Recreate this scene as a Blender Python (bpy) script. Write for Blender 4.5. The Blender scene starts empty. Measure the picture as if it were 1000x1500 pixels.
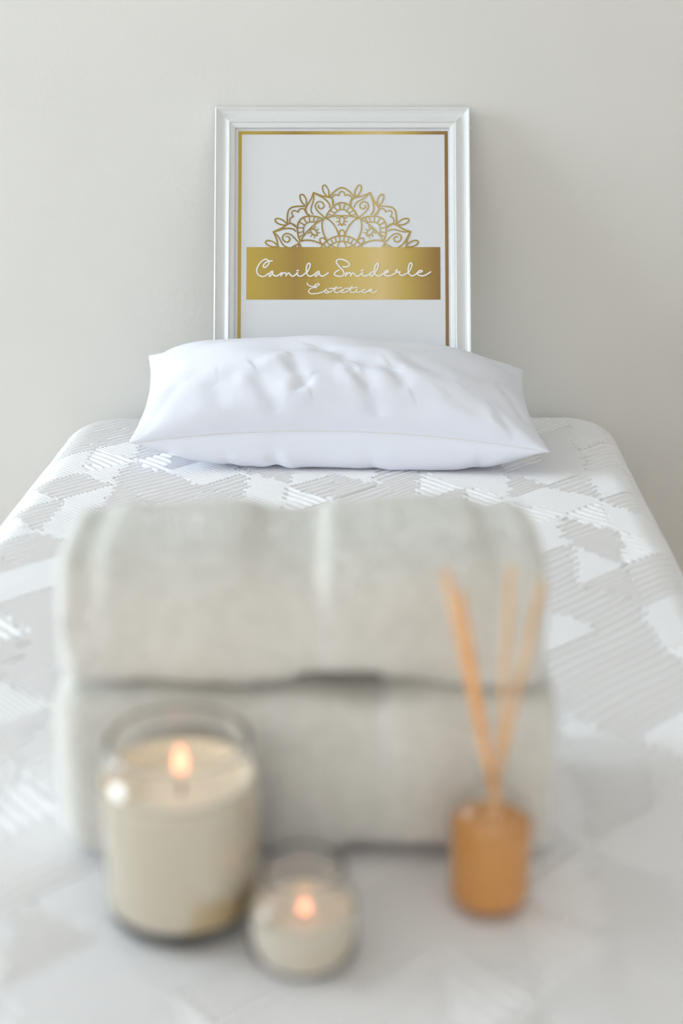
import bpy, bmesh, math, random
import numpy as np
from mathutils import Vector, Matrix

random.seed(7)
C = bpy.context.scene.collection
scene = bpy.context.scene
PI = math.pi

# ------------------------------------------------------------------ camera, light, exposure
BED = 0.70                       # height of the bed's top surface
CAM = Vector((0, 0, BED + 0.566))
PITCH = math.radians(19.5)
FPX = 50 / 36 * 1500             # focal length for a 1000 x 1500 frame
WALL_Y = 2.078

cd = bpy.data.cameras.new('camera')
cam = bpy.data.objects.new('camera', cd); C.objects.link(cam)
cam.location = CAM
cam.rotation_euler = (PI / 2 - PITCH, 0, 0)
cd.sensor_fit = 'VERTICAL'; cd.sensor_height = 36; cd.sensor_width = 24; cd.lens = 50
cd.clip_start = 0.05
cd.dof.use_dof = True
cd.dof.focus_distance = 1.95
cd.dof.aperture_fstop = 2.3
cd.dof.aperture_blades = 0
scene.camera = cam

vs = scene.view_settings
scene.display_settings.display_device = 'sRGB'
vs.view_transform = 'Standard'; vs.look = 'None'; vs.gamma = 1; vs.use_curve_mapping = False
vs.exposure = 0.45
scene.cycles.max_bounces = 20
scene.cycles.diffuse_bounces = 8
scene.cycles.transmission_bounces = 16
scene.cycles.transparent_max_bounces = 16

world = bpy.data.worlds.new('world'); scene.world = world
world.use_nodes = True
bg = world.node_tree.nodes['Background']
bg.inputs[0].default_value = (1.0, 0.965, 0.895, 1)
bg.inputs[1].default_value = 0.94

WIN = dict(x=-3.2, y0=0.30, y1=2.0, z0=0.85, z1=2.40)
ld = bpy.data.lights.new('window_daylight', 'AREA')
ld.shape = 'RECTANGLE'; ld.size = WIN['z1'] - WIN['z0']; ld.size_y = WIN['y1'] - WIN['y0']
ld.energy = 63; ld.color = (0.79, 0.93, 1.03)
lo = bpy.data.objects.new('window_daylight', ld); C.objects.link(lo)
lo.location = (WIN['x'] - 0.14, (WIN['y0'] + WIN['y1']) / 2, (WIN['z0'] + WIN['z1']) / 2)
lo.rotation_euler = (0, -PI / 2, 0)

# ------------------------------------------------------------------ helpers
def lin(r, g, b):
    f = lambda c: (c / 255 / 12.92) if c <= 10 else ((c / 255 + 0.055) / 1.055) ** 2.4
    return (f(r), f(g), f(b), 1)

def mat(name, color, rough=0.6, **kw):
    m = bpy.data.materials.new(name); m.use_nodes = True
    b = m.node_tree.nodes['Principled BSDF']
    b.inputs['Base Color'].default_value = color
    b.inputs['Roughness'].default_value = rough
    for k, v in kw.items():
        b.inputs[k.replace('_', ' ')].default_value = v
    return m

def nodes(m):
    nt = m.node_tree
    return nt, nt.nodes, nt.links, nt.nodes['Principled BSDF']

def add_bump(m, scale, strength, dist, kind='ShaderNodeTexNoise', detail=3.0, stretch=None, prev=None):
    nt, N, L, b = nodes(m)
    tc = N.new('ShaderNodeTexCoord'); t = N.new(kind)
    t.inputs['Scale'].default_value = scale
    if kind == 'ShaderNodeTexNoise': t.inputs['Detail'].default_value = detail
    src = tc.outputs['Object']
    if stretch:
        mp = N.new('ShaderNodeMapping'); mp.inputs['Scale'].default_value = stretch
        L.new(src, mp.inputs[0]); src = mp.outputs[0]
    L.new(src, t.inputs['Vector'])
    bp = N.new('ShaderNodeBump'); bp.inputs['Strength'].default_value = strength
    bp.inputs['Distance'].default_value = dist
    L.new(t.outputs[0], bp.inputs['Height'])
    old = b.inputs['Normal'].links
    if old: L.new(old[0].from_socket, bp.inputs['Normal'])
    L.new(bp.outputs[0], b.inputs['Normal'])
    return m

def mottle(m, c1, c2, scale, lo_=0.35, hi_=0.65, detail=3.0):
    nt, N, L, b = nodes(m)
    tc = N.new('ShaderNodeTexCoord'); t = N.new('ShaderNodeTexNoise')
    t.inputs['Scale'].default_value = scale; t.inputs['Detail'].default_value = detail
    L.new(tc.outputs['Object'], t.inputs['Vector'])
    r = N.new('ShaderNodeValToRGB')
    r.color_ramp.elements[0].position = lo_; r.color_ramp.elements[0].color = c1
    r.color_ramp.elements[1].position = hi_; r.color_ramp.elements[1].color = c2
    L.new(t.outputs[0], r.inputs[0]); L.new(r.outputs[0], b.inputs['Base Color'])
    return m

def link(name, me, m=None, parent=None):
    o = bpy.data.objects.new(name, me); C.objects.link(o)
    if m: me.materials.append(m)
    if parent: o.parent = parent
    return o

def from_bm(name, bm, m, parent=None, smooth=False):
    bmesh.ops.recalc_face_normals(bm, faces=bm.faces)
    me = bpy.data.meshes.new(name); bm.to_mesh(me); bm.free()
    if smooth:
        me.polygons.foreach_set('use_smooth', [True] * len(me.polygons))
    return link(name, me, m, parent)

def tag(o, label, cat, group=None, kind=None):
    o['label'] = label; o['category'] = cat
    if group: o['group'] = group
    if kind: o['kind'] = kind
    return o

def thing(name, loc, label, cat, group=None):
    o = bpy.data.objects.new(name, None); C.objects.link(o)
    o.empty_display_size = 0.05
    o.location = loc
    return tag(o, label, cat, group)

def box_bm(lo_, hi_, bevel=0.0, bm=None, seg=2):
    bm = bm or bmesh.new()
    r = bmesh.ops.create_cube(bm, size=1)
    v = r['verts']
    for q in v:
        q.co = Vector([(lo_[i] + hi_[i]) / 2 + q.co[i] * (hi_[i] - lo_[i]) for i in range(3)])
    if bevel:
        e = list({e for q in v for e in q.link_edges})
        bmesh.ops.bevel(bm, geom=e, offset=bevel, segments=seg, affect='EDGES', profile=0.5)
    return bm

def grid_mesh(name, P, m, parent=None, wrap_u=False, flip=False, smooth=True):
    """P: (nu, nv, 3) array -> quad mesh"""
    nu, nv = P.shape[:2]
    me = bpy.data.meshes.new(name)
    idx = np.arange(nu * nv).reshape(nu, nv)
    if wrap_u: idx = np.vstack([idx, idx[:1]])
    a, b, c, d = idx[:-1, :-1], idx[1:, :-1], idx[1:, 1:], idx[:-1, 1:]
    F = np.stack([a, b, c, d] if not flip else [a, d, c, b], -1).reshape(-1, 4)
    me.vertices.add(nu * nv); me.vertices.foreach_set('co', P.astype(np.float32).ravel())
    me.loops.add(F.size); me.loops.foreach_set('vertex_index', F.astype(np.int32).ravel())
    me.polygons.add(len(F))
    me.polygons.foreach_set('loop_start', np.arange(0, F.size, 4, dtype=np.int32))
    me.polygons.foreach_set('loop_total', np.full(len(F), 4, dtype=np.int32))
    me.update(calc_edges=True); me.validate()
    if smooth: me.polygons.foreach_set('use_smooth', [True] * len(me.polygons))
    return link(name, me, m, parent)

def lathe(name, prof, m, parent, seg=96, loc=(0, 0, 0)):
    bm = bmesh.new(); rings = []
    for r, z in prof:
        if r < 1e-6: rings.append([bm.verts.new((0, 0, z))])
        else: rings.append([bm.verts.new((r * math.cos(2 * PI * k / seg), r * math.sin(2 * PI * k / seg), z)) for k in range(seg)])
    for A, B in zip(rings, rings[1:]):
        for k in range(seg):
            k2 = (k + 1) % seg
            if len(A) == 1 and len(B) == 1: continue
            if len(A) == 1: bm.faces.new((A[0], B[k], B[k2]))
            elif len(B) == 1: bm.faces.new((A[k], A[k2], B[0]))
            else: bm.faces.new((A[k], A[k2], B[k2], B[k]))
    o = from_bm(name, bm, m, parent, smooth=True)
    o.location = loc
    return o

def smooth_profile(pts, n=6):
    return [tuple(p) for p in catmull(pts, n)]

def catmull(pts, n=8, closed=False):
    P = np.array(pts, float)
    if closed: P = np.vstack([P[-1:], P, P[:2]])
    else: P = np.vstack([2 * P[0] - P[1], P, 2 * P[-1] - P[-2]])
    out = []
    for i in range(1, len(P) - 2):
        p0, p1, p2, p3 = P[i - 1:i + 3]
        for t in np.linspace(0, 1, n, endpoint=False):
            out.append(0.5 * (2 * p1 + (p2 - p0) * t + (2 * p0 - 5 * p1 + 4 * p2 - p3) * t * t + (3 * p1 - p0 - 3 * p2 + p3) * t ** 3))
    out.append(P[-2])
    return np.array(out)

def tube_bm(pts, radii, seg=10, bm=None, caps=True):
    bm = bm or bmesh.new(); rings = []
    pts = [Vector(p) for p in pts]
    if not hasattr(radii, '__len__'): radii = [radii] * len(pts)
    up = None
    for i, p in enumerate(pts):
        t = (pts[min(i + 1, len(pts) - 1)] - pts[max(i - 1, 0)]).normalized()
        if up is None:
            up = t.orthogonal().normalized()
        up = (up - t * up.dot(t)).normalized(); w = t.cross(up)
        rings.append([bm.verts.new(p + (up * math.cos(2 * PI * k / seg) + w * math.sin(2 * PI * k / seg)) * radii[i]) for k in range(seg)])
    for A, B in zip(rings, rings[1:]):
        for k in range(seg): bm.faces.new((A[k], A[(k + 1) % seg], B[(k + 1) % seg], B[k]))
    if caps:
        bm.faces.new(rings[0][::-1]); bm.faces.new(rings[-1])
    return bm

# ------------------------------------------------------------------ materials
m_wall = mat('wall_paint', lin(226, 226, 224), 0.75)
mottle(m_wall, lin(224, 224, 222), lin(228, 228, 226), 3.0)
add_bump(m_wall, 140, 0.14, 0.002, detail=4)
m_floor = mat('floor_boards', lin(170, 150, 128), 0.5)
m_white = mat('white_lacquer', lin(228, 231, 233), 0.32)
m_paper = mat('print_paper', lin(223, 226, 231), 0.5)
add_bump(m_paper, 900, 0.08, 0.0004)
m_letter = mat('print_white_ink', lin(238, 236, 230), 0.5)
m_cloth = mat('bedspread_cotton', lin(244, 244, 247), 0.9, Sheen_Weight=0.15)
add_bump(m_cloth, 1500, 0.25, 0.0006, detail=2)
m_pillow = mat('pillow_cotton', lin(232, 235, 246), 0.85, Sheen_Weight=0.1)
add_bump(m_pillow, 26, 0.10, 0.004, detail=2)
add_bump(m_pillow, 1600, 0.12, 0.0004, detail=2)
m_seam = mat('pillow_seam_thread', lin(225, 224, 226), 0.9)
m_towel = mat('towel_terry', lin(240, 238, 233), 0.95, Sheen_Weight=0.35)
mottle(m_towel, lin(221, 221, 217), lin(231, 231, 228), 90, 0.3, 0.7)
add_bump(m_towel, 420, 0.45, 0.002, detail=4)
m_backing = mat('frame_backing', lin(190, 176, 150), 0.8)
m_metal = mat('brushed_steel', lin(200, 200, 200), 0.35, Metallic=1.0)
m_vinyl = mat('mattress_vinyl', lin(225, 222, 214), 0.5)
m_wood = mat('bed_leg_wood', lin(190, 150, 110), 0.5)
m_reed = mat('reed_rattan', lin(226, 164, 104), 0.7)
mottle(m_reed, lin(236, 168, 104), lin(250, 196, 132), 60)
m_reed_pale = mat('reed_rattan_pale', lin(214, 172, 128), 0.7)
mottle(m_reed_pale, lin(222, 174, 124), lin(238, 198, 150), 60)
m_wick = mat('wick', lin(70, 45, 35), 0.9)

def glass_mat(name, tint=(0.97, 0.985, 0.985, 1), refl=0.9):
    m = bpy.data.materials.new(name); m.use_nodes = True
    nt = m.node_tree; N = nt.nodes; L = nt.links; N.clear()
    out = N.new('ShaderNodeOutputMaterial'); mix = N.new('ShaderNodeMixShader')
    lw = N.new('ShaderNodeLayerWeight'); lw.inputs[0].default_value = 0.5
    pw = N.new('ShaderNodeMath'); pw.operation = 'POWER'; pw.inputs[1].default_value = 3.5
    fr = N.new('ShaderNodeMath'); fr.operation = 'MULTIPLY_ADD'; fr.inputs[1].default_value = 0.55; fr.inputs[2].default_value = 0.035
    L.new(lw.outputs['Facing'], pw.inputs[0]); L.new(pw.outputs[0], fr.inputs[0])
    tr = N.new('ShaderNodeBsdfTransparent'); tr.inputs[0].default_value = tint
    gl = N.new('ShaderNodeBsdfGlossy'); gl.inputs['Roughness'].default_value = 0.03
    gl.inputs[0].default_value = (refl, refl, refl, 1)
    L.new(fr.outputs[0], mix.inputs[0]); L.new(tr.outputs[0], mix.inputs[1]); L.new(gl.outputs[0], mix.inputs[2])
    L.new(mix.outputs[0], out.inputs[0])
    return m
m_glass = mat('clear_glass', (1.0, 1.0, 1.0, 1), 0.0, Transmission_Weight=1.0, IOR=1.45)

m_bottle = glass_mat('bottle_glass')
m_wax = mat('candle_wax', lin(240, 230, 212), 0.6)
mottle(m_wax, lin(253, 243, 222), lin(232, 204, 150), 16, 0.55, 0.63, 1.5)
m_wax_plain = mat('candle_wax_plain', lin(243, 236, 222), 0.6)
mottle(m_wax_plain, lin(253, 245, 228), lin(247, 235, 212), 20, 0.45, 0.65)
m_liquid = mat('amber_perfume', (1.0, 0.51, 0.15, 1), 0.05, Transmission_Weight=0.42, IOR=1.12)

def flame_mat():
    m = bpy.data.materials.new('flame'); m.use_nodes = True
    nt = m.node_tree; N = nt.nodes; L = nt.links; N.clear()
    out = N.new('ShaderNodeOutputMaterial'); em = N.new('ShaderNodeEmission')
    em.inputs[0].default_value = (1.0, 0.40, 0.24, 1); em.inputs[1].default_value = 2.1
    L.new(em.outputs[0], out.inputs[0])
    return m
m_flame = flame_mat()

def gold_mat(name, gain):
    """printed gold: a printed left-to-right metallic gradient, as on the sheet"""
    m = mat(name, (1, 1, 1, 1), 0.42)
    nt, N, L, b = nodes(m)
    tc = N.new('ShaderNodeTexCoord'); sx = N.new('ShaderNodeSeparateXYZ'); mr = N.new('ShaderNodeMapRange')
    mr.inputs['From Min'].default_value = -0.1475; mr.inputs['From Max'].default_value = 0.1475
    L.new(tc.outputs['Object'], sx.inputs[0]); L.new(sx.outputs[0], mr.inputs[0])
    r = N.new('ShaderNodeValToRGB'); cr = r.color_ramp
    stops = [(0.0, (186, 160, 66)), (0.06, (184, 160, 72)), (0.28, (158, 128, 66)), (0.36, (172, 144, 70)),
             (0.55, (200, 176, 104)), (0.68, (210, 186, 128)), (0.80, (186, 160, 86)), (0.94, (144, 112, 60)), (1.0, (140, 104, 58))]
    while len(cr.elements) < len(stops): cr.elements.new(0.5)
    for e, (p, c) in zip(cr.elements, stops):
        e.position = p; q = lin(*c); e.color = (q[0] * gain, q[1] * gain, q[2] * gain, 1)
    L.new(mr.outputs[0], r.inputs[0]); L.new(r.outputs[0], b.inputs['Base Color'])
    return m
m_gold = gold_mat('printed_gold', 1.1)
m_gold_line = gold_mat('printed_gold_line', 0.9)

# ------------------------------------------------------------------ the room
def struct(name, bm, m):
    o = from_bm(name, bm, m); o['kind'] = 'structure'; return o
struct('wall_back', box_bm((-3.2, WALL_Y, 0), (2.2, WALL_Y + 0.12, 2.7)), m_wall)
struct('wall_right', box_bm((2.2, -2.2, 0), (2.32, WALL_Y + 0.12, 2.7)), m_wall)
struct('ceiling', box_bm((-3.32, -2.2, 2.7), (2.32, WALL_Y + 0.12, 2.8)), m_wall)
struct('floor', box_bm((-3.32, -2.2, -0.1), (2.2, WALL_Y + 0.12, 0)), m_floor)
wl = bmesh.new()
X0, X1 = WIN['x'] - 0.12, WIN['x']
box_bm((X0, -2.2, 0), (X1, WIN['y0'], 2.7), bm=wl)
box_bm((X0, WIN['y1'], 0), (X1, WALL_Y + 0.12, 2.7), bm=wl)
box_bm((X0, WIN['y0'], 0), (X1, WIN['y1'], WIN['z0']), bm=wl)
box_bm((X0, WIN['y0'], WIN['z1']), (X1, WIN['y1'], 2.7), bm=wl)
struct('wall_left', wl, m_wall)
wf = bmesh.new()
y0, y1, z0, z1 = WIN['y0'], WIN['y1'], WIN['z0'], WIN['z1']
for a, b in [((X0 + .03, y0, z0), (X0 + .08, y0 + .05, z1)), ((X0 + .03, y1 - .05, z0), (X0 + .08, y1, z1)),
             ((X0 + .03, y0, z0), (X0 + .08, y1, z0 + .05)), ((X0 + .03, y0, z1 - .05), (X0 + .08, y1, z1)),
             ((X0 + .03, (y0 + y1) / 2 - .02, z0), (X0 + .08, (y0 + y1) / 2 + .02, z1))]:
    box_bm(a, b, bm=wf)
struct('window_1', wf, m_white)
struct('baseboard_back', box_bm((-3.2, WALL_Y - 0.015, 0), (2.2, WALL_Y, 0.09), 0.004), m_white)

# ------------------------------------------------------------------ bed
YF, YN = 2.064, 0.22             # far and near end of the covered top
XH = 0.405
SHEAR = math.tan(math.radians(2.1))
def xoff(y): return SHEAR * (y - 2.0)

bed = thing('treatment_bed', (0, 1.15, 0), 'padded treatment bed hidden under the white ribbed bedspread', 'bed')
def shear_bm(bm, oy):
    for v in bm.verts: v.co.x += xoff(v.co.y + oy)
    return bm
from_bm('mattress', shear_bm(box_bm((-XH + .012, YN + .012 - 1.15, 0.585), (XH - .012, YF - .012 - 1.15, BED - 0.016), 0.040, seg=4), 1.15), m_vinyl, bed, True)
from_bm('base_frame', shear_bm(box_bm((-XH + .05, YN + .05 - 1.15, 0.515), (XH - .05, YF - .05 - 1.15, 0.586), 0.006), 1.15), m_wood, bed)
for sx in (-1, 1):
    for yy in (YN + 0.12, YF - 0.12):
        cx = sx * (XH - 0.10) + xoff(yy)
        from_bm('leg', box_bm((cx - .028, yy - 1.15 - .028, 0), (cx + .028, yy - 1.15 + .028, 0.516), 0.005), m_wood, bed)

def rib_height(x, y):
    """matelasse: half-square patches, each with its own rib direction and pitch; ribs end in steps at the patch edges"""
    a = 0.055
    P1 = 0.0118; P2 = 0.0060
    wob = 0.0016 * np.sin(x * 31 + y * 19) + 0.0009 * np.sin(x * 73 - y * 57)
    s, t = (x + y), (y - x)
    ph1 = (t * 0.7071 + wob) / P1                 # ribs running up to the right
    ph2 = (s * 0.7071 + wob) / P1
    phf = (s * 0.7071 + 0.6 * wob) / P2
    tq = (np.floor(ph1) + 0.5) * P1 / 0.7071      # every rib belongs to one patch over its whole width
    s2 = s + 0.006 * np.sin(tq * 41) + 0.005 * np.sin(tq * 173)
    i, j = np.floor(s2 / (2 * a)), np.floor(tq / (2 * a))
    cxx = ((i + .5) - (j + .5)) * a
    side = ((s2 - tq) / 2 > cxx).astype(float)
    h = np.sin(i * 127.1 + j * 311.7 + side * 74.7) * 43758.5453
    h = h - np.floor(h)
    prof = lambda p, e: np.abs(np.sin(PI * p)) ** e
    knit = np.abs(np.sin(PI * t * 0.7071 / 0.0042))
    def grooves(p, P, w, d):                      # rounded cords with narrow furrows between them
        f = np.abs((p + 0.5) % 1.0 - 0.5) * P
        return -d * np.exp(-(f / w) ** 2) - 0.18 * d * (1 - np.abs(np.sin(PI * p)))
    c1 = grooves(ph1, P1, 0.0021, 0.0046)
    c2 = grooves(ph2, P1, 0.0021, 0.0040)
    c3 = grooves(ph1 * 1.45, P1 / 1.45, 0.0017, 0.0032)
    fine = grooves(phf, P2, 0.0014, 0.0022) + 0.0005 * knit
    return np.where(h < 0.38, c1, np.where(h < 0.50, c2, np.where(h < 0.60, c3, fine)))

def bedspread():
    R, r, drop = 0.085, 0.050, 0.22
    ext = (R - r) + r * PI / 2 + drop
    bx = np.concatenate([np.arange(-XH + R - ext, -XH - 0.03, 0.006), np.arange(-XH - 0.03, XH + 0.03, 0.0015), np.arange(XH + 0.03, XH - R + ext, 0.006)])
    by = np.concatenate([np.arange(YN + R - ext, 0.55, 0.012), np.arange(0.55, 1.05, 0.0028), np.arange(1.05, YF + 0.04, 0.0014), np.arange(YF + 0.04, YF - R + ext, 0.006)])
    A, B = np.meshgrid(bx, by, indexing='ij')
    qx = np.clip(A, -XH + R, XH - R); qy = np.clip(B, YN + R, YF - R)
    dx, dy = A - qx, B - qy
    t = np.hypot(dx, dy); nx = np.where(t > 0, dx / np.maximum(t, 1e-9), 0); ny = np.where(t > 0, dy / np.maximum(t, 1e-9), 0)
    flat = R - r
    th = np.clip((t - flat) / r, 0, PI / 2)
    out = np.minimum(t, flat) + r * np.sin(th)
    dn = r * (1 - np.cos(th)) + np.maximum(t - flat - r * PI / 2, 0)
    h = rib_height(A, B)
    # gentle unevenness of the padded top and loose hem waves
    soft = 0.0010 * (np.sin(A * 9 + B * 4) + np.sin(B * 11 - A * 6)) - 0.002
    hem = np.clip((dn - 0.05) / 0.2, 0, 1) * 0.008 * (np.sin(B * 22) + np.sin(A * 25))
    k = h + soft * np.cos(th)
    hemlim = np.where(B > YF - 0.03, 0, 1)
    X = qx + nx * (out + k * np.sin(th) + hem * hemlim)
    Y = qy + ny * (out + k * np.sin(th) + hem * hemlim)
    Z = BED - dn + k * np.cos(th)
    Y = np.minimum(Y, WALL_Y - 0.004)
    X = X + SHEAR * (Y - 2.0)
    o = grid_mesh('bedspread', np.stack([X, Y, Z], -1), m_cloth)
    return tag(o, 'white matelasse bedspread with patches of diagonal ribs covering the bed', 'bedspread')
bedspread()

# ------------------------------------------------------------------ picture frame
LEAN = math.radians(24.1)
FH, FW, RAIL, DEPTH = 0.470, 0.355, 0.0278, 0.018
FRX = 0.0014
front_top = Vector((FRX, 2.0565, CAM.z - 0.1290))
fdir = Vector((0, -math.sin(LEAN), -math.cos(LEAN)))       # down along the frame
fnor = Vector((0, -math.cos(LEAN), math.sin(LEAN)))        # out of the picture
frame = thing('picture_frame', front_top + fdir * FH, 'white moulded picture frame with gold salon print, leaning on the wall behind the pillow', 'picture frame')
frame.rotation_euler = (-LEAN, 0, 0)
# local axes: x right, -y out of the picture, z up; y=0 is the frame's front

def px2local(px, py, n):
    """point of the plane n metres behind the frame's front that lies under a photograph pixel"""
    f = Vector((0, math.cos(PITCH), -math.sin(PITCH))); u = Vector((0, math.sin(PITCH), math.cos(PITCH)))
    d = f + Vector((1, 0, 0)) * ((px - 500) / FPX) + u * ((750 - py) / FPX)
    p0 = front_top - fnor * n
    t = (p0 - CAM).dot(fnor) / d.dot(fnor)
    q = CAM + d * t - (front_top + fdir * FH)
    return (q.x, q.dot(-fdir))

prof = [(0, DEPTH), (0, .0022), (.0006, .0008), (.0016, 0), (.0026, .0006), (.0036, .0022), (.0055, .0040), (.0085, .0056), (.0115, .0060),
        (.0145, .0052), (.0175, .0034), (.0192, .0024), (.0202, .0022), (.0208, .0030), (.0210, .0042), (.0216, .0046),
        (.0222, .0040), (.0255, .0052), (.0272, .0060), (.0278, .0070), (.0278, .0110), (.0250, .0125), (.0250, DEPTH)]
mb = bmesh.new()
corners = [(-1, 0), (1, 0), (1, 1), (-1, 1)]
def corner(cx, cy, w):
    return (cx * (FW / 2 - w), (w if cy == 0 else FH - w))
for k in range(4):
    (ax, ay), (bx_, by_) = corners[k], corners[(k + 1) % 4]
    ra = []; rb = []
    for w, d in prof:
        x, z = corner(ax, ay, w); ra.append(mb.verts.new((x, d, z)))
        x, z = corner(bx_, by_, w); rb.append(mb.verts.new((x, d, z)))
    for i in range(len(prof)):
        j = (i + 1) % len(prof)
        mb.faces.new((ra[i], rb[i], rb[j], ra[j]))
mo = from_bm('moulding', mb, m_white, frame)
ND = 0.0112
ps = from_bm('print_sheet', box_bm((-FW / 2 + RAIL - .002, ND, RAIL - .002), (FW / 2 - RAIL + .002, ND + .0012, FH - RAIL + .002)), m_paper, frame)
from_bm('backing_board', box_bm((-FW / 2 + .026, ND + .0013, .026), (FW / 2 - .026, DEPTH - .001, FH - .026)), m_backing, frame)
cx_, cz_ = px2local(690.5, 187, 0.012)
from_bm('hanging_clip', box_bm((FW / 2 - .001, .009, cz_ - .0035), (FW / 2 + .0022, .015, cz_ + .0035), .0008), m_white, frame)

def ribbon(bm, pts, w, y, ends=True):
    """flat printed line through 2-D local points (x, z)"""
    P = np.array(pts, float); n = len(P)
    if n < 2: return
    T = np.zeros_like(P); T[1:-1] = P[2:] - P[:-2]; T[0] = P[1] - P[0]; T[-1] = P[-1] - P[-2]
    T /= np.maximum(np.linalg.norm(T, axis=1, keepdims=True), 1e-9)
    Nn = np.stack([-T[:, 1], T[:, 0]], -1) * (w / 2)
    ys = y - 2.5e-6 * np.arange(n)               # crossing strokes lie over one another like ink
    A = [bm.verts.new((p[0], q, p[1])) for p, q in zip(P + Nn, ys)]
    B = [bm.verts.new((p[0], q, p[1])) for p, q in zip(P - Nn, ys)]
    for i in range(n - 1):
        bm.faces.new((A[i], A[i + 1], B[i + 1], B[i]))
    if ends:
        for p, q in ((P[0], y + 3e-6), (P[-1], ys[-1] - 3e-6)):
            bm.faces.new([bm.verts.new((p[0] + w / 2 * math.cos(2 * PI * k / 10), q, p[1] + w / 2 * math.sin(2 * PI * k / 10))) for k in range(10)])

def quad(bm, x0, z0, x1, z1, y):
    bm.faces.new([bm.verts.new(p) for p in ((x0, y, z0), (x1, y, z0), (x1, y, z1), (x0, y, z1))])

PXM = FW / 374.5                 # metres per photograph pixel on the sheet
# gold border line
gb = bmesh.new(); yb = ND - .0002
L0, T0 = px2local(349.2, 192.2, ND); R0, _ = px2local(655.6, 192.2, ND)
B0 = FH - T0; bw = 5.0 * PXM
quad(gb, L0, T0 - bw, R0, T0, yb); quad(gb, L0, B0, R0, B0 + bw, yb)
quad(gb, L0, B0 + bw, L0 + bw, T0 - bw, yb); quad(gb, R0 - bw, B0 + bw, R0, T0 - bw, yb)
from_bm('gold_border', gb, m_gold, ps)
# gold banner
bn = bmesh.new()
xl, zt = px2local(361, 362, ND); xr, zb = px2local(645, 439, ND)
quad(bn, xl, zb, xr, zt, yb)
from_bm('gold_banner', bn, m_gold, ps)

# mandala: one motif per 45 degrees about a centre just below the banner's top edge
Z4 = lambda L: [((a - 45.8) / 8.333, (960.5 - b) / 8.333) for a, b in L]
unit_top = [   # right half of the rounded petal (mirrored)
    ([(45, 60), (80, 68), (120, 95), (165, 135), (197, 172)], 2.2),
    ([(45, 105), (68, 115), (80, 140), (86, 160)], 1.7),
    ([(86, 160), (110, 150), (140, 155), (160, 175), (168, 190), (155, 225), (148, 255), (157, 280)], 1.9),
    ([(45, 247), (95, 258), (145, 292), (190, 340), (222, 390), (245, 442)], 2.2),
    ([(45, 332), (80, 340), (112, 362), (150, 408)], 1.7),
    ([(45, 412), (110, 414), (180, 424), (245, 442)], 2.0),
    ([(80, 262), (67, 322)], 1.6), ([(143, 300), (103, 345)], 1.6), ([(187, 348), (138, 376)], 1.6), ([(214, 396), (160, 404)], 1.6),
    ([(10, 262), (23, 322)], 1.6),
    ([(45, 418), (68, 440), (75, 475), (65, 510), (45, 535)], 1.9),
    ([(80, 441), (110, 437)], 1.5), ([(84, 484), (112, 487)], 1.5), ([(70, 512), (92, 531)], 1.5),
    ([(245, 442), (195, 470), (140, 530), (103, 600), (86, 655)], 2.0),
    ([(45, 587), (65, 597), (76, 620), (80, 655)], 1.9),
    ([(100, 810), (92, 775), (75, 750)], 1.5),
]
unit_tip = [   # pointed petal
    ([(392, 122), (335, 150), (280, 168), (230, 178), (185, 197), (160, 225), (150, 272)], 2.2),
    ([(392, 122), (440, 228), (490, 300), (497, 340), (460, 392)], 2.4),
    ([(392, 122), (340, 178), (290, 208), (240, 235), (210, 265), (195, 305)], 1.8),
    ([(392, 122), (412, 190), (430, 250), (436, 310), (425, 370), (402, 392)], 2.2),
    ([(205, 165), (208, 100), (235, 45), (262, 28), (284, 52), (270, 115), (225, 172)], 2.0),
]
spiral = ([(250, 440), (300, 395), (350, 345), (372, 292), (352, 248), (312, 235), (272, 262), (266, 300), (298, 325), (332, 308), (330, 280)], 1.9)
lines = []
def put(pts, w, k):
    a = math.radians(45 * k); c, s = math.cos(a), math.sin(a)
    lines.append((np.array([(x * c - y * s, x * s + y * c) for x, y in pts]), w))
def mirror(pts, deg):
    a = math.radians(deg); c, s = math.cos(2 * a), math.sin(2 * a)
    return [(x * c + y * s, x * s - y * c) for x, y in pts]
for k in range(-3, 4):
    for pts, w in unit_top:
        q = Z4(pts); q = catmull(q, 6) if len(q) > 2 else np.array(q)
        put(q, w, k); put(mirror(q, 90), w, k)
    for pts, w in unit_tip:
        q = catmull(Z4(pts), 6); put(q, w, k)
    q = catmull(Z4(unit_tip[-1][0]), 6); put(mirror(q, 67.5), 2.0, k)
sp = catmull(Z4(spiral[0]), 6)
for q in (sp, mirror(sp, 45)):
    lines.append((np.array(q), spiral[1])); lines.append((np.array(mirror(q, 90)), spiral[1]))
for rr, w in ((35.6, 2.0), (27.2, 1.8)):
    lines.append((np.array([(rr * math.cos(t), rr * math.sin(t)) for t in np.linspace(0.3, PI - 0.3, 60)]), w))
for k in range(16):
    t = math.radians(5.6 + 11.25 * k); c, s = math.cos(t), math.sin(t)
    lines.append((np.array([(35.6 * c, 35.6 * s), (27.2 * c, 27.2 * s)]), 1.6))
mc = bmesh.new()
cx0, cz0 = px2local(500.5, 380.3, ND)
CLIP = 18.0; nst = 0
for P, w in lines:
    # resample finely so that the banner's top edge cuts cleanly
    D = []
    for a, b in zip(P[:-1], P[1:]):
        n = max(1, int(np.hypot(*(b - a)) / 1.0))
        for t in range(n): D.append(a + (b - a) * t / n)
    D.append(P[-1]); seg = []
    for p in D + [None]:
        if p is not None and p[1] > CLIP: seg.append((cx0 + p[0] * PXM, cz0 + p[1] * PXM * 0.995))
        else:
            if len(seg) > 1:
                nst += 1; ribbon(mc, seg, 1.06 * w * PXM, ND - .0003 - (nst % 60) * 7e-6)
            seg = []
from_bm('mandala', mc, m_gold_line, ps)

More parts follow.
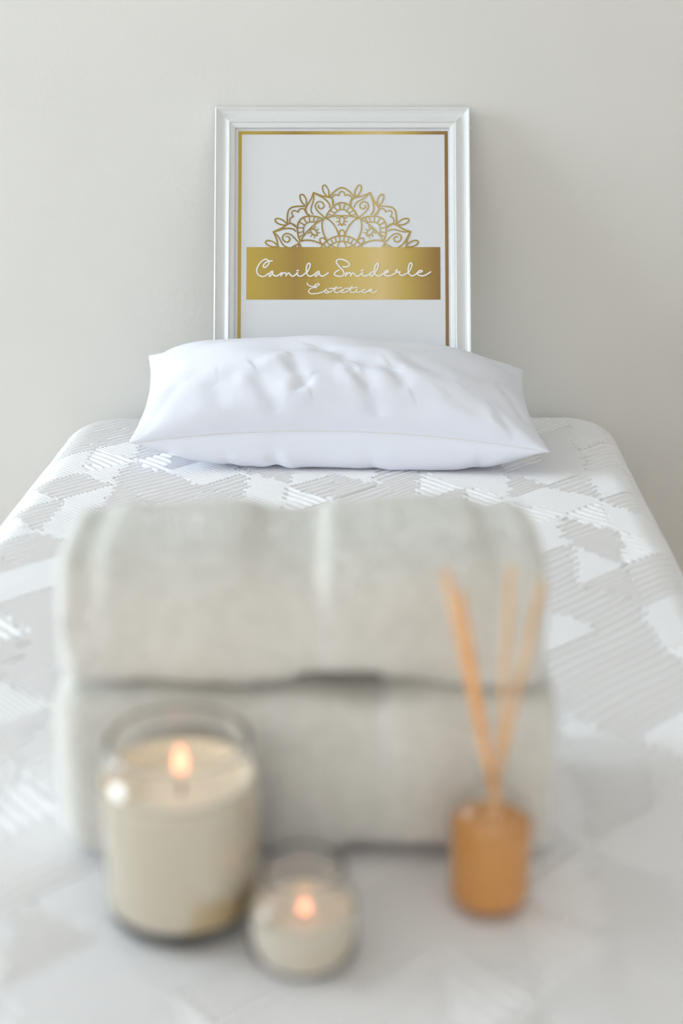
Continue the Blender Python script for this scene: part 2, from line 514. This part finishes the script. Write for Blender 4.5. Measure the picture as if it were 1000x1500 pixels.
# lettering, one stroke per line
def zoom(ox, oy, sc, L): return [(ox + a / sc, oy + b / sc) for a, b in L]
big = [
    zoom(370, 372, 14.286, [(408, 147), (345, 155), (290, 170), (245, 208), (222, 258), (248, 286), (305, 250), (343, 190), (325, 140), (275, 112), (210, 138), (135, 215), (88, 320), (92, 395), (135, 450), (210, 475), (270, 458), (322, 412)]),
    zoom(370, 372, 14.286, [(420, 368), (382, 378), (345, 430), (345, 470), (368, 468), (400, 420), (418, 375), (416, 410), (440, 450), (490, 462), (540, 445), (590, 408), (610, 390), (600, 430), (590, 465)]),
    zoom(370, 372, 14.286, [(590, 465), (618, 422), (660, 397), (692, 402), (700, 430), (695, 462)]),
    zoom(370, 372, 14.286, [(695, 462), (722, 420), (755, 402), (780, 425), (802, 455), (840, 466), (885, 445), (945, 388), (930, 415), (950, 455), (997, 468), (1047, 450), (1097, 410), (1147, 370), (1192, 280), (1203, 222), (1177, 198), (1142, 225), (1122, 300), (1125, 380), (1147, 440), (1192, 468), (1237, 462), (1297, 425), (1340, 385), (1387, 365)]),
    zoom(430, 372, 14.286, [(532, 362), (490, 385), (450, 440), (465, 472), (500, 440), (530, 375), (535, 405), (555, 450), (600, 465), (650, 450), (722, 397)]),
    zoom(370, 372, 14.286, [(926, 352), (942, 350), (957, 345)]),
    zoom(484, 372, 14.286, [(258, 270), (330, 272), (385, 245), (393, 205), (340, 155), (250, 118), (170, 115), (125, 145), (127, 195), (180, 265), (240, 330), (280, 392), (275, 440), (220, 470), (140, 465), (85, 438), (84, 405), (120, 370), (180, 340)]),
    zoom(484, 372, 14.286, [(332, 388), (320, 430), (312, 465)]),
    zoom(484, 372, 14.286, [(312, 465), (342, 420), (385, 396), (415, 402), (426, 430), (420, 462)]),
    zoom(484, 372, 14.286, [(420, 462), (446, 420), (478, 402), (506, 430), (535, 460), (578, 462), (622, 435), (672, 388), (652, 420), (678, 456), (725, 466), (778, 445), (833, 405), (871, 378), (908, 386)]),
    zoom(484, 372, 14.286, [(645, 352), (662, 348), (680, 340)]),
    zoom(524, 372, 14.286, [(337, 386), (300, 375), (262, 420), (265, 462), (302, 458), (350, 405), (400, 320), (428, 235), (412, 202), (375, 230), (346, 310), (350, 390), (380, 445), (430, 465), (490, 445), (545, 408), (600, 395), (632, 370), (610, 350), (572, 370), (545, 408), (570, 448), (640, 463), (720, 440), (797, 390), (825, 345), (805, 340), (792, 378), (835, 385), (882, 377), (865, 405), (882, 440), (930, 452), (987, 430), (1052, 395), (1097, 330), (1132, 232), (1112, 194), (1077, 215), (1053, 300), (1053, 370), (1077, 430), (1132, 463), (1187, 445), (1247, 402), (1307, 392), (1345, 366), (1317, 351), (1277, 362), (1243, 405), (1267, 445), (1347, 463), (1427, 440), (1522, 380)]),
]
small = [
    zoom(445, 408, 16.667, [(75, 108), (100, 160), (170, 192), (250, 195), (330, 183), (377, 150), (350, 127), (290, 147), (258, 195), (310, 230)]),
    zoom(445, 408, 16.667, [(310, 230), (250, 225), (170, 245), (116, 300), (132, 350), (200, 375), (330, 365), (430, 340), (510, 300), (552, 258), (545, 290), (597, 322), (575, 355), (530, 350), (507, 315)]),
    zoom(445, 408, 16.667, [(560, 350), (620, 340), (700, 295), (760, 240), (790, 200)]),
    zoom(445, 408, 16.667, [(790, 200), (752, 275), (750, 325), (790, 348), (850, 335), (920, 305), (970, 284), (960, 270), (920, 290), (903, 322), (943, 347), (1013, 335), (1093, 285), (1173, 195)]),
    zoom(445, 408, 16.667, [(615, 245), (750, 240), (922, 224)]),
    zoom(495, 408, 16.667, [(340, 195), (302, 270), (300, 325), (340, 348), (400, 335), (450, 295), (472, 262), (442, 305), (460, 336), (512, 335), (580, 305), (630, 275), (662, 270)]),
    zoom(495, 408, 16.667, [(662, 270), (610, 288), (590, 320), (622, 346), (690, 330), (750, 290), (812, 258)]),
    zoom(495, 408, 16.667, [(812, 258), (768, 285), (760, 318), (795, 303), (817, 262), (812, 300), (832, 340), (880, 340), (948, 298)]),
    zoom(495, 408, 16.667, [(160, 245), (300, 238), (467, 224)]),
]
lt = bmesh.new()
for group, w in ((big, 2.1), (small, 1.6)):
    for L in group:
        ribbon(lt, [px2local(a, b, ND) for a, b in catmull(L, 6)], w * PXM, ND - .0005 - (nst % 30) * 1e-5); nst += 1
from_bm('lettering', lt, m_letter, ps)

# ------------------------------------------------------------------ pillow
def frame_y(z):
    """y of the frame's front surface at height z"""
    return front_top.y - (front_top.z - z) * math.tan(LEAN)

creases = [  # photograph-like crease strokes on the sheet: (u0, v0, u1, v1, half width, depth)
    (-.58, -.60, -.57, -.78, .045, .0035), (-.37, -.58, -.30, -.86, .042, .0080), (-.30, -.50, -.24, -.66, .035, .0035),
    (-.21, -.38, -.16, -.66, .038, .0075), (-.16, -.66, -.20, -.76, .026, .0050), (-.50, -.50, -.40, -.38, .040, .0035),
    (.14, -.64, .18, -.88, .040, .0065), (.27, -.42, .31, -.58, .038, .0065), (.08, -.50, .14, -.64, .028, .0045), (-.06, -.05, .02, -.20, .05, .0050),
    (.78, -.80, .83, -.95, .03, .0040), (.55, -.70, .70, -.84, .04, .0030), (-.90, -.30, -.84, -.10, .04, .0050), (.05, -.20, .20, -.32, .05, .0040),
    (-.80, -.55, -.94, -.85, .04, .0035), (.36, -.20, .50, -.40, .05, .0035), (.84, -.3, .93, -.6, .03, .003),
]
low_creases = [(-.31, -1, -.28, .2, .035, .0075), (-.55, -1, -.50, -.2, .03, .003), (.15, -1, .2, -.1, .04, .004), (.7, -1, .6, -.1, .04, .004), (-.85, -1, -.7, -.1, .04, .004)]
def crease(U, V, table):
    D = np.zeros_like(U)
    for u0, v0, u1, v1, w, d in table:
        ex, ey = (u1 - u0), (v1 - v0) * 0.45; l2 = ex * ex + ey * ey
        px_, py_ = U - u0, (V - v0) * 0.45
        t = np.clip((px_ * ex + py_ * ey) / l2, 0, 1)
        dd = np.hypot(px_ - t * ex, py_ - t * ey)
        sgn = np.sign(px_ * ey - py_ * ex) 
        core = np.exp(-(dd / w) ** 2)
        rim = np.exp(-((dd - 2.0 * w) / (1.2 * w)) ** 2)
        D += -d * core + d * 0.75 * rim * (sgn > 0) + d * 0.3 * rim * (sgn <= 0)
    return D

def seam_pt(U, V):
    f = (V + 1) / 2
    bow = (1 - U * U)
    W = (0.270 * (1 - f) + 0.263 * f) * (1 - 0.050 * (1 - V * V) * np.abs(U) ** 2)
    X = U * W - 0.004 + (-0.003 * f)
    Y = (1.742 - 0.010 * U + 0.022 * bow) * (1 - f) + (1.950 - 0.060 * bow) * f
    Z = (0.036 - 0.003 * U + 0.016 * bow) * (1 - f) + (0.098 - 0.010 * U + 0.012 * bow) * f
    return X, Y, Z

def pillow():
    n, k = 260, 170
    us = np.sin(np.linspace(-PI / 2, PI / 2, n)) * 0.35 + np.linspace(-1, 1, n) * 0.65
    vs_ = np.sin(np.linspace(-PI / 2, PI / 2, k)) * 0.45 + np.linspace(-1, 1, k) * 0.55
    U, V = np.meshgrid(us, vs_, indexing='ij')
    X, Y, Z = seam_pt(U, V)
    tau = math.radians(20)
    env = np.clip((1 - np.abs(U) ** 3.6), 0, 1) ** 0.66 * np.clip(1 - np.abs(V) ** 2.2, 0, 1) ** 0.58
    soft = np.clip(np.minimum(1 - np.abs(U), 1 - np.abs(V)) / 0.10, 0, 1)
    top = 0.0775 * env * (1 - 0.10 * U * (U > 0)) + 0.52 * crease(U, V, creases) * soft
    top += 0.0018 * (np.sin(U * 9 + V * 5) + np.sin(U * 5 - V * 11)) * soft
    bot = 0.078 * env + 0.35 * crease(U, V, low_creases) * soft
    def place(h, sgn):
        x = X.copy(); y = Y - sgn * math.sin(tau) * h; z = Z + sgn * math.cos(tau) * h
        if sgn < 0: y = Y - (0.30 + 0.28 * (V < 0) * -V) * h; z = Z - 0.95 * h
        z = np.maximum(z, 0.0005) + BED
        lim = frame_y(z) - 0.003
        near = np.clip((0.200 - np.abs(x - FRX)) / 0.02, 0, 1)
        y = np.where((y > lim) & (near > 0), y * (1 - near) + lim * near, y)
        return np.stack([x, y, z], -1)
    T, Bt = place(top, 1), place(bot, -1)
    nv = n * k
    me = bpy.data.meshes.new('pillow')
    iT = np.arange(nv).reshape(n, k); iB = iT + nv
    iB[0, :], iB[-1, :], iB[:, 0], iB[:, -1] = iT[0, :], iT[-1, :], iT[:, 0], iT[:, -1]
    def faces(i, flip):
        a, b, c, d = i[:-1, :-1], i[1:, :-1], i[1:, 1:], i[:-1, 1:]
        return np.stack([a, b, c, d] if not flip else [a, d, c, b], -1).reshape(-1, 4)
    F = np.vstack([faces(iT, False), faces(iB, True)])
    me.from_pydata(np.vstack([T.reshape(-1, 3), Bt.reshape(-1, 3)]).tolist(), [], F.tolist())
    bm = bmesh.new(); bm.from_mesh(me)
    bmesh.ops.delete(bm, geom=[v for v in bm.verts if not v.link_faces], context='VERTS')
    bm.to_mesh(me); bm.free()
    me.polygons.foreach_set('use_smooth', [True] * len(me.polygons))
    o = link('pillow', me, m_pillow)
    tag(o, 'plump white cotton pillow with creases, resting on the bed against the picture frame', 'pillow')
    # stitched edge where the two sheets meet
    loop = [tuple(T[i, 0]) for i in range(0, n, 3)] + [tuple(T[n - 1, j]) for j in range(0, k, 3)] \
         + [tuple(T[i, k - 1]) for i in range(n - 1, -1, -3)] + [tuple(T[0, j]) for j in range(k - 1, -1, -3)]
    clean = [loop[0]]
    for p in loop[1:]:
        if (Vector(p) - Vector(clean[-1])).length > 0.002: clean.append(p)
    from_bm('seam', tube_bm(clean, 0.0008, 6), m_seam, o, True)
pillow()

# ------------------------------------------------------------------ towels (two thick rolls, one on the other)
def towel(name, xc0, xc1, yc, z0, depth, height, steps, seed, ex, gaps, label):
    """steps: (x, width, amount) raised edges of the woven bands, along the roll"""
    rng = np.random.RandomState(seed)
    n, k = 300, 160
    xs = np.linspace(xc0, xc1, n); ph = np.linspace(0, 2 * PI, k, endpoint=False)
    off = np.zeros(n)
    for x, w, a in steps:
        off += a / (1 + np.exp(-(xs - x) / w))
    off -= off.mean()
    Xg, Pg = np.meshgrid(xs, ph, indexing='ij')
    up = np.sin(Pg) > 0
    e = np.where(up, 2 / ex[0], 2 / ex[1])
    cy = np.sign(np.cos(Pg)) * np.abs(np.cos(Pg)) ** e; cz = np.sign(np.sin(Pg)) * np.abs(np.sin(Pg)) ** e
    tend = np.minimum((xs - xc0), (xc1 - xs)) / 0.016
    endr = 1 - np.where(xs < (xc0 + xc1) / 2, 0.10, 0.035) * (1 - np.clip(tend, 0, 1)) ** 2.4
    wave = np.zeros_like(Xg)
    for _ in range(14):
        wave += rng.uniform(.0002, .0006) * np.sin(Xg * rng.uniform(15, 70) + Pg * rng.randint(-3, 4) + rng.uniform(0, 6))
    fuzz = rng.normal(0, 0.0005, Xg.shape)
    rad = endr[:, None]
    upper = np.clip(cz * 0.9 + 0.8, 0, 1)
    D = off[:, None] * upper + wave + fuzz
    Y = yc + (depth / 2) * cy * rad + D * cy
    Z = z0 + height / 2 + (height / 2) * cz * rad + D * cz
    g = np.zeros(n)
    for xa, xb, a in gaps:
        g += a * (1 / (1 + np.exp(-(xs - xa) / .003))) * (1 / (1 + np.exp((xs - xb) / .003)))
    Z = np.maximum(Z, z0 + 0.0008)
    Z += g[:, None] * (Z < z0 + height * 0.4) * np.clip(0.55 - cy, 0, 1) * np.clip(1 - (Z - z0) / (height * .4), 0, 1)
    P = np.stack([Xg, Y, Z], -1)
    # end caps: rings with a spiral step, like the ends of a roll
    rings = 26
    def cap(ring, sx):
        out = []
        ctr = ring.mean(0)
        for q in range(1, rings + 1):
            f = 1 - q / (rings + 0.0)
            layer = (f * 5 + ph / (2 * PI)) % 1.0
            r = ctr + (ring - ctr) * f
            r[:, 0] += sx * (0.006 * np.sqrt(1 - f) + 0.0035 * np.abs(np.sin(PI * layer)) * min(1, f * 4))
            out.append(r)
        return out
    L = cap(P[0].copy(), -1)[::-1]; R = cap(P[-1].copy(), 1)
    P = np.vstack([np.array(L), P, np.array(R)])
    o = grid_mesh(name, np.swapaxes(P, 0, 1), m_towel, wrap_u=True, flip=True)
    return tag(o, label, 'towel', 'rolled towels stacked on the bed')

def tx(px, z=0.965): return (px - 500) / FPX * z
t_low = towel('rolled_towel', tx(97, 1.0), tx(797, 1.0), 0.938, BED, 0.152, 0.1285,
              [(tx(355), .004, -.002), (tx(470), .003, -.0035), (tx(565), .0022, .006), (tx(660), .006, -.002)], 3, (7, 8), [(tx(505), tx(655), .006), (tx(120), tx(800), .0012)],
              'lower thick off-white terry towel roll, lying on the bedspread behind the candles')
t_top = towel('rolled_towel', tx(91, .95), tx(789, .95), 0.938, BED + 0.1306, 0.150, 0.098,
              [(tx(112), .0022, -.005), (tx(150), .003, .006), (tx(368), .003, -.0045), (tx(472), .0020, .0065), (tx(705), .003, -.0045), (tx(745), .004, .002)], 5, (3.2, 8), [(tx(432, .95), tx(560, .95), .0075), (tx(185, .95), tx(335, .95), .0035), (tx(120, .95), tx(780, .95), .0022)],
              'upper thick off-white terry towel roll, stacked on top of the other towel')

# ------------------------------------------------------------------ candles
def candle(name, loc, outer, inner, wax, wick, flame, m_w, label):
    root = thing(name, loc, label, 'candle', 'burning jar candles')
    lathe('jar', smooth_profile(outer, 4) + smooth_profile(inner, 4), m_glass, root)
    w = lathe('wax', smooth_profile(wax, 4), m_w, root)
    wk = from_bm('wick', tube_bm([(0, 0, wick[0]), (.0003, 0, (wick[0] + wick[1]) / 2), (.001, 0, wick[1])], 0.0011, 8), m_wick, root, True)
    z0, z1, r = flame
    pr = [(0, z0)] + [(r * (math.sin(PI * t ** 0.75)) ** 0.9, z0 + (z1 - z0) * t) for t in np.linspace(0.05, 0.97, 14)] + [(0, z1)]
    lathe('flame', pr, m_flame, wk, 24, (.0008, 0, 0))
    return root

candle('jar_candle', (-0.1040, 0.806, BED - 0.0004),
       [(0, 0), (.030, 0), (.041, .0006), (.0475, .004), (.0506, .011), (.0515, .021), (.0515, .060), (.0515, .096), (.0505, .104), (.0470, .110), (.0455, .114), (.0462, .118), (.0470, .1215), (.0466, .1265), (.0452, .1285)],
       [(.0436, .1280), (.0430, .122), (.0430, .114), (.0452, .109), (.0490, .1025), (.0503, .095), (.0503, .021), (.0492, .0145), (.043, .0115), (.030, .0105), (0, .0105)],
       [(0, .0112), (.030, .0112), (.0425, .0122), (.0484, .0155), (.0501, .022), (.0501, .060), (.0501, .095), (.0490, .1005), (.0462, .1045), (.0440, .1030), (.0415, .0965), (.037, .0925), (.020, .0915), (0, .0915)],
       (.091, .1045), (.1020, .1235, .0046), m_wax,
       'large lit cream candle in a wide glass jar, in front of the towels')
candle('jar_candle', (-0.0240, 0.760, BED - 0.0004),
       [(0, 0), (.018, 0), (.026, .0005), (.0315, .003), (.0340, .0085), (.0347, .016), (.0347, .030), (.0343, .037), (.0318, .043), (.0275, .047), (.0258, .0505), (.0255, .055), (.0262, .0585), (.0266, .062), (.0255, .0645)],
       [(.0241, .0640), (.0237, .059), (.0236, .051), (.0255, .0465), (.0305, .0425), (.0333, .0365), (.0337, .030), (.0337, .016), (.0322, .0075), (.029, .0042), (.018, .0034), (0, .0034)],
       [(0, .0038), (.018, .0038), (.0286, .0047), (.0320, .0080), (.0335, .016), (.0335, .030), (.0328, .0340), (.0300, .0350), (.0275, .0330), (.022, .0285), (.012, .0268), (0, .0265)],
       (.026, .0325), (.0310, .0420, .0038), m_wax_plain,
       'small lit cream candle in a little necked glass jar, nearest the viewer')

# ------------------------------------------------------------------ reed diffuser
DX, DY = 0.0990, 0.8170
bt = thing('diffuser_bottle', (DX, DY, BED - 0.0004), 'glass diffuser bottle of amber perfume holding reeds, right of the candles', 'reed diffuser')
outer = [(0, .0), (.018, 0), (.0245, .0006), (.0276, .003), (.0284, .007), (.0285, .030), (.0285, .060), (.0278, .067), (.0250, .0745), (.0205, .0805), (.0150, .0850), (.0118, .0885), (.0110, .0930), (.0112, .0985), (.0124, .1000), (.0124, .1030), (.0116, .1042)]
inner = [(.0092, .1040), (.0088, .1000), (.0088, .0910), (.0105, .0865), (.0150, .0820), (.0205, .0768), (.0245, .0710), (.0264, .0655), (.0268, .058), (.0268, .030), (.0268, .010), (.0255, .0065), (.018, .0055), (0, .0055)]
lathe('bottle_glass', smooth_profile(outer, 4) + smooth_profile(inner, 4), m_bottle, bt)
lathe('perfume', [(0, .0058), (.018, .0058), (.0256, .0063), (.0266, .0100), (.0266, .030), (.0266, .0585), (.0264, .0600), (0, .0598)], m_liquid, bt)

reeds = [  # tip pixel, distance of the tip, point in the neck, foot in the bottle, material, label
    ((653, 838), 0.800, (-.0035, -.002), (.014, .004), m_reed, 'leftmost orange-tan reed in the diffuser bottle, leaning furthest left'),
    ((674, 868), 0.812, (-.0020, .0030), (.010, .012), m_reed, 'shorter orange-tan reed just right of the leftmost one in the diffuser'),
    ((749, 828), 0.826, (.0035, .000), (-.009, -.006), m_reed_pale, 'pale tan reed rising in the middle of the diffuser, leaning slightly right'),
    ((794, 850), 0.836, (.0050, .0040), (-.015, .000), m_reed_pale, 'rightmost pale tan reed in the diffuser, leaning furthest right'),
]
for (px, py), yd, nk, ft, m, label in reeds:
    f = Vector((0, math.cos(PITCH), -math.sin(PITCH))); u = Vector((0, math.sin(PITCH), math.cos(PITCH)))
    d = f + Vector((1, 0, 0)) * ((px - 500) / FPX) + u * ((750 - py) / FPX)
    tip = CAM + d * (yd / d.y)
    neck = Vector((DX + nk[0], DY + nk[1], BED + 0.098))
    dirn = (neck - tip).normalized()
    foot = neck + dirn * ((neck.z - BED - 0.0075) / -dirn.z)
    # keep the foot inside the bottle
    v = Vector((foot.x - DX, foot.y - DY)); 
    if v.length > 0.0235: foot.x, foot.y = DX + v.x * .0235 / v.length, DY + v.y * .0235 / v.length
    bm = tube_bm([p - foot for p in (foot, neck, tip)], [0.0021] * 3, 10)
    o = from_bm('diffuser_reed', bm, m, None, True)
    o.location = foot
    tag(o, label, 'reed', 'reeds in the diffuser bottle')
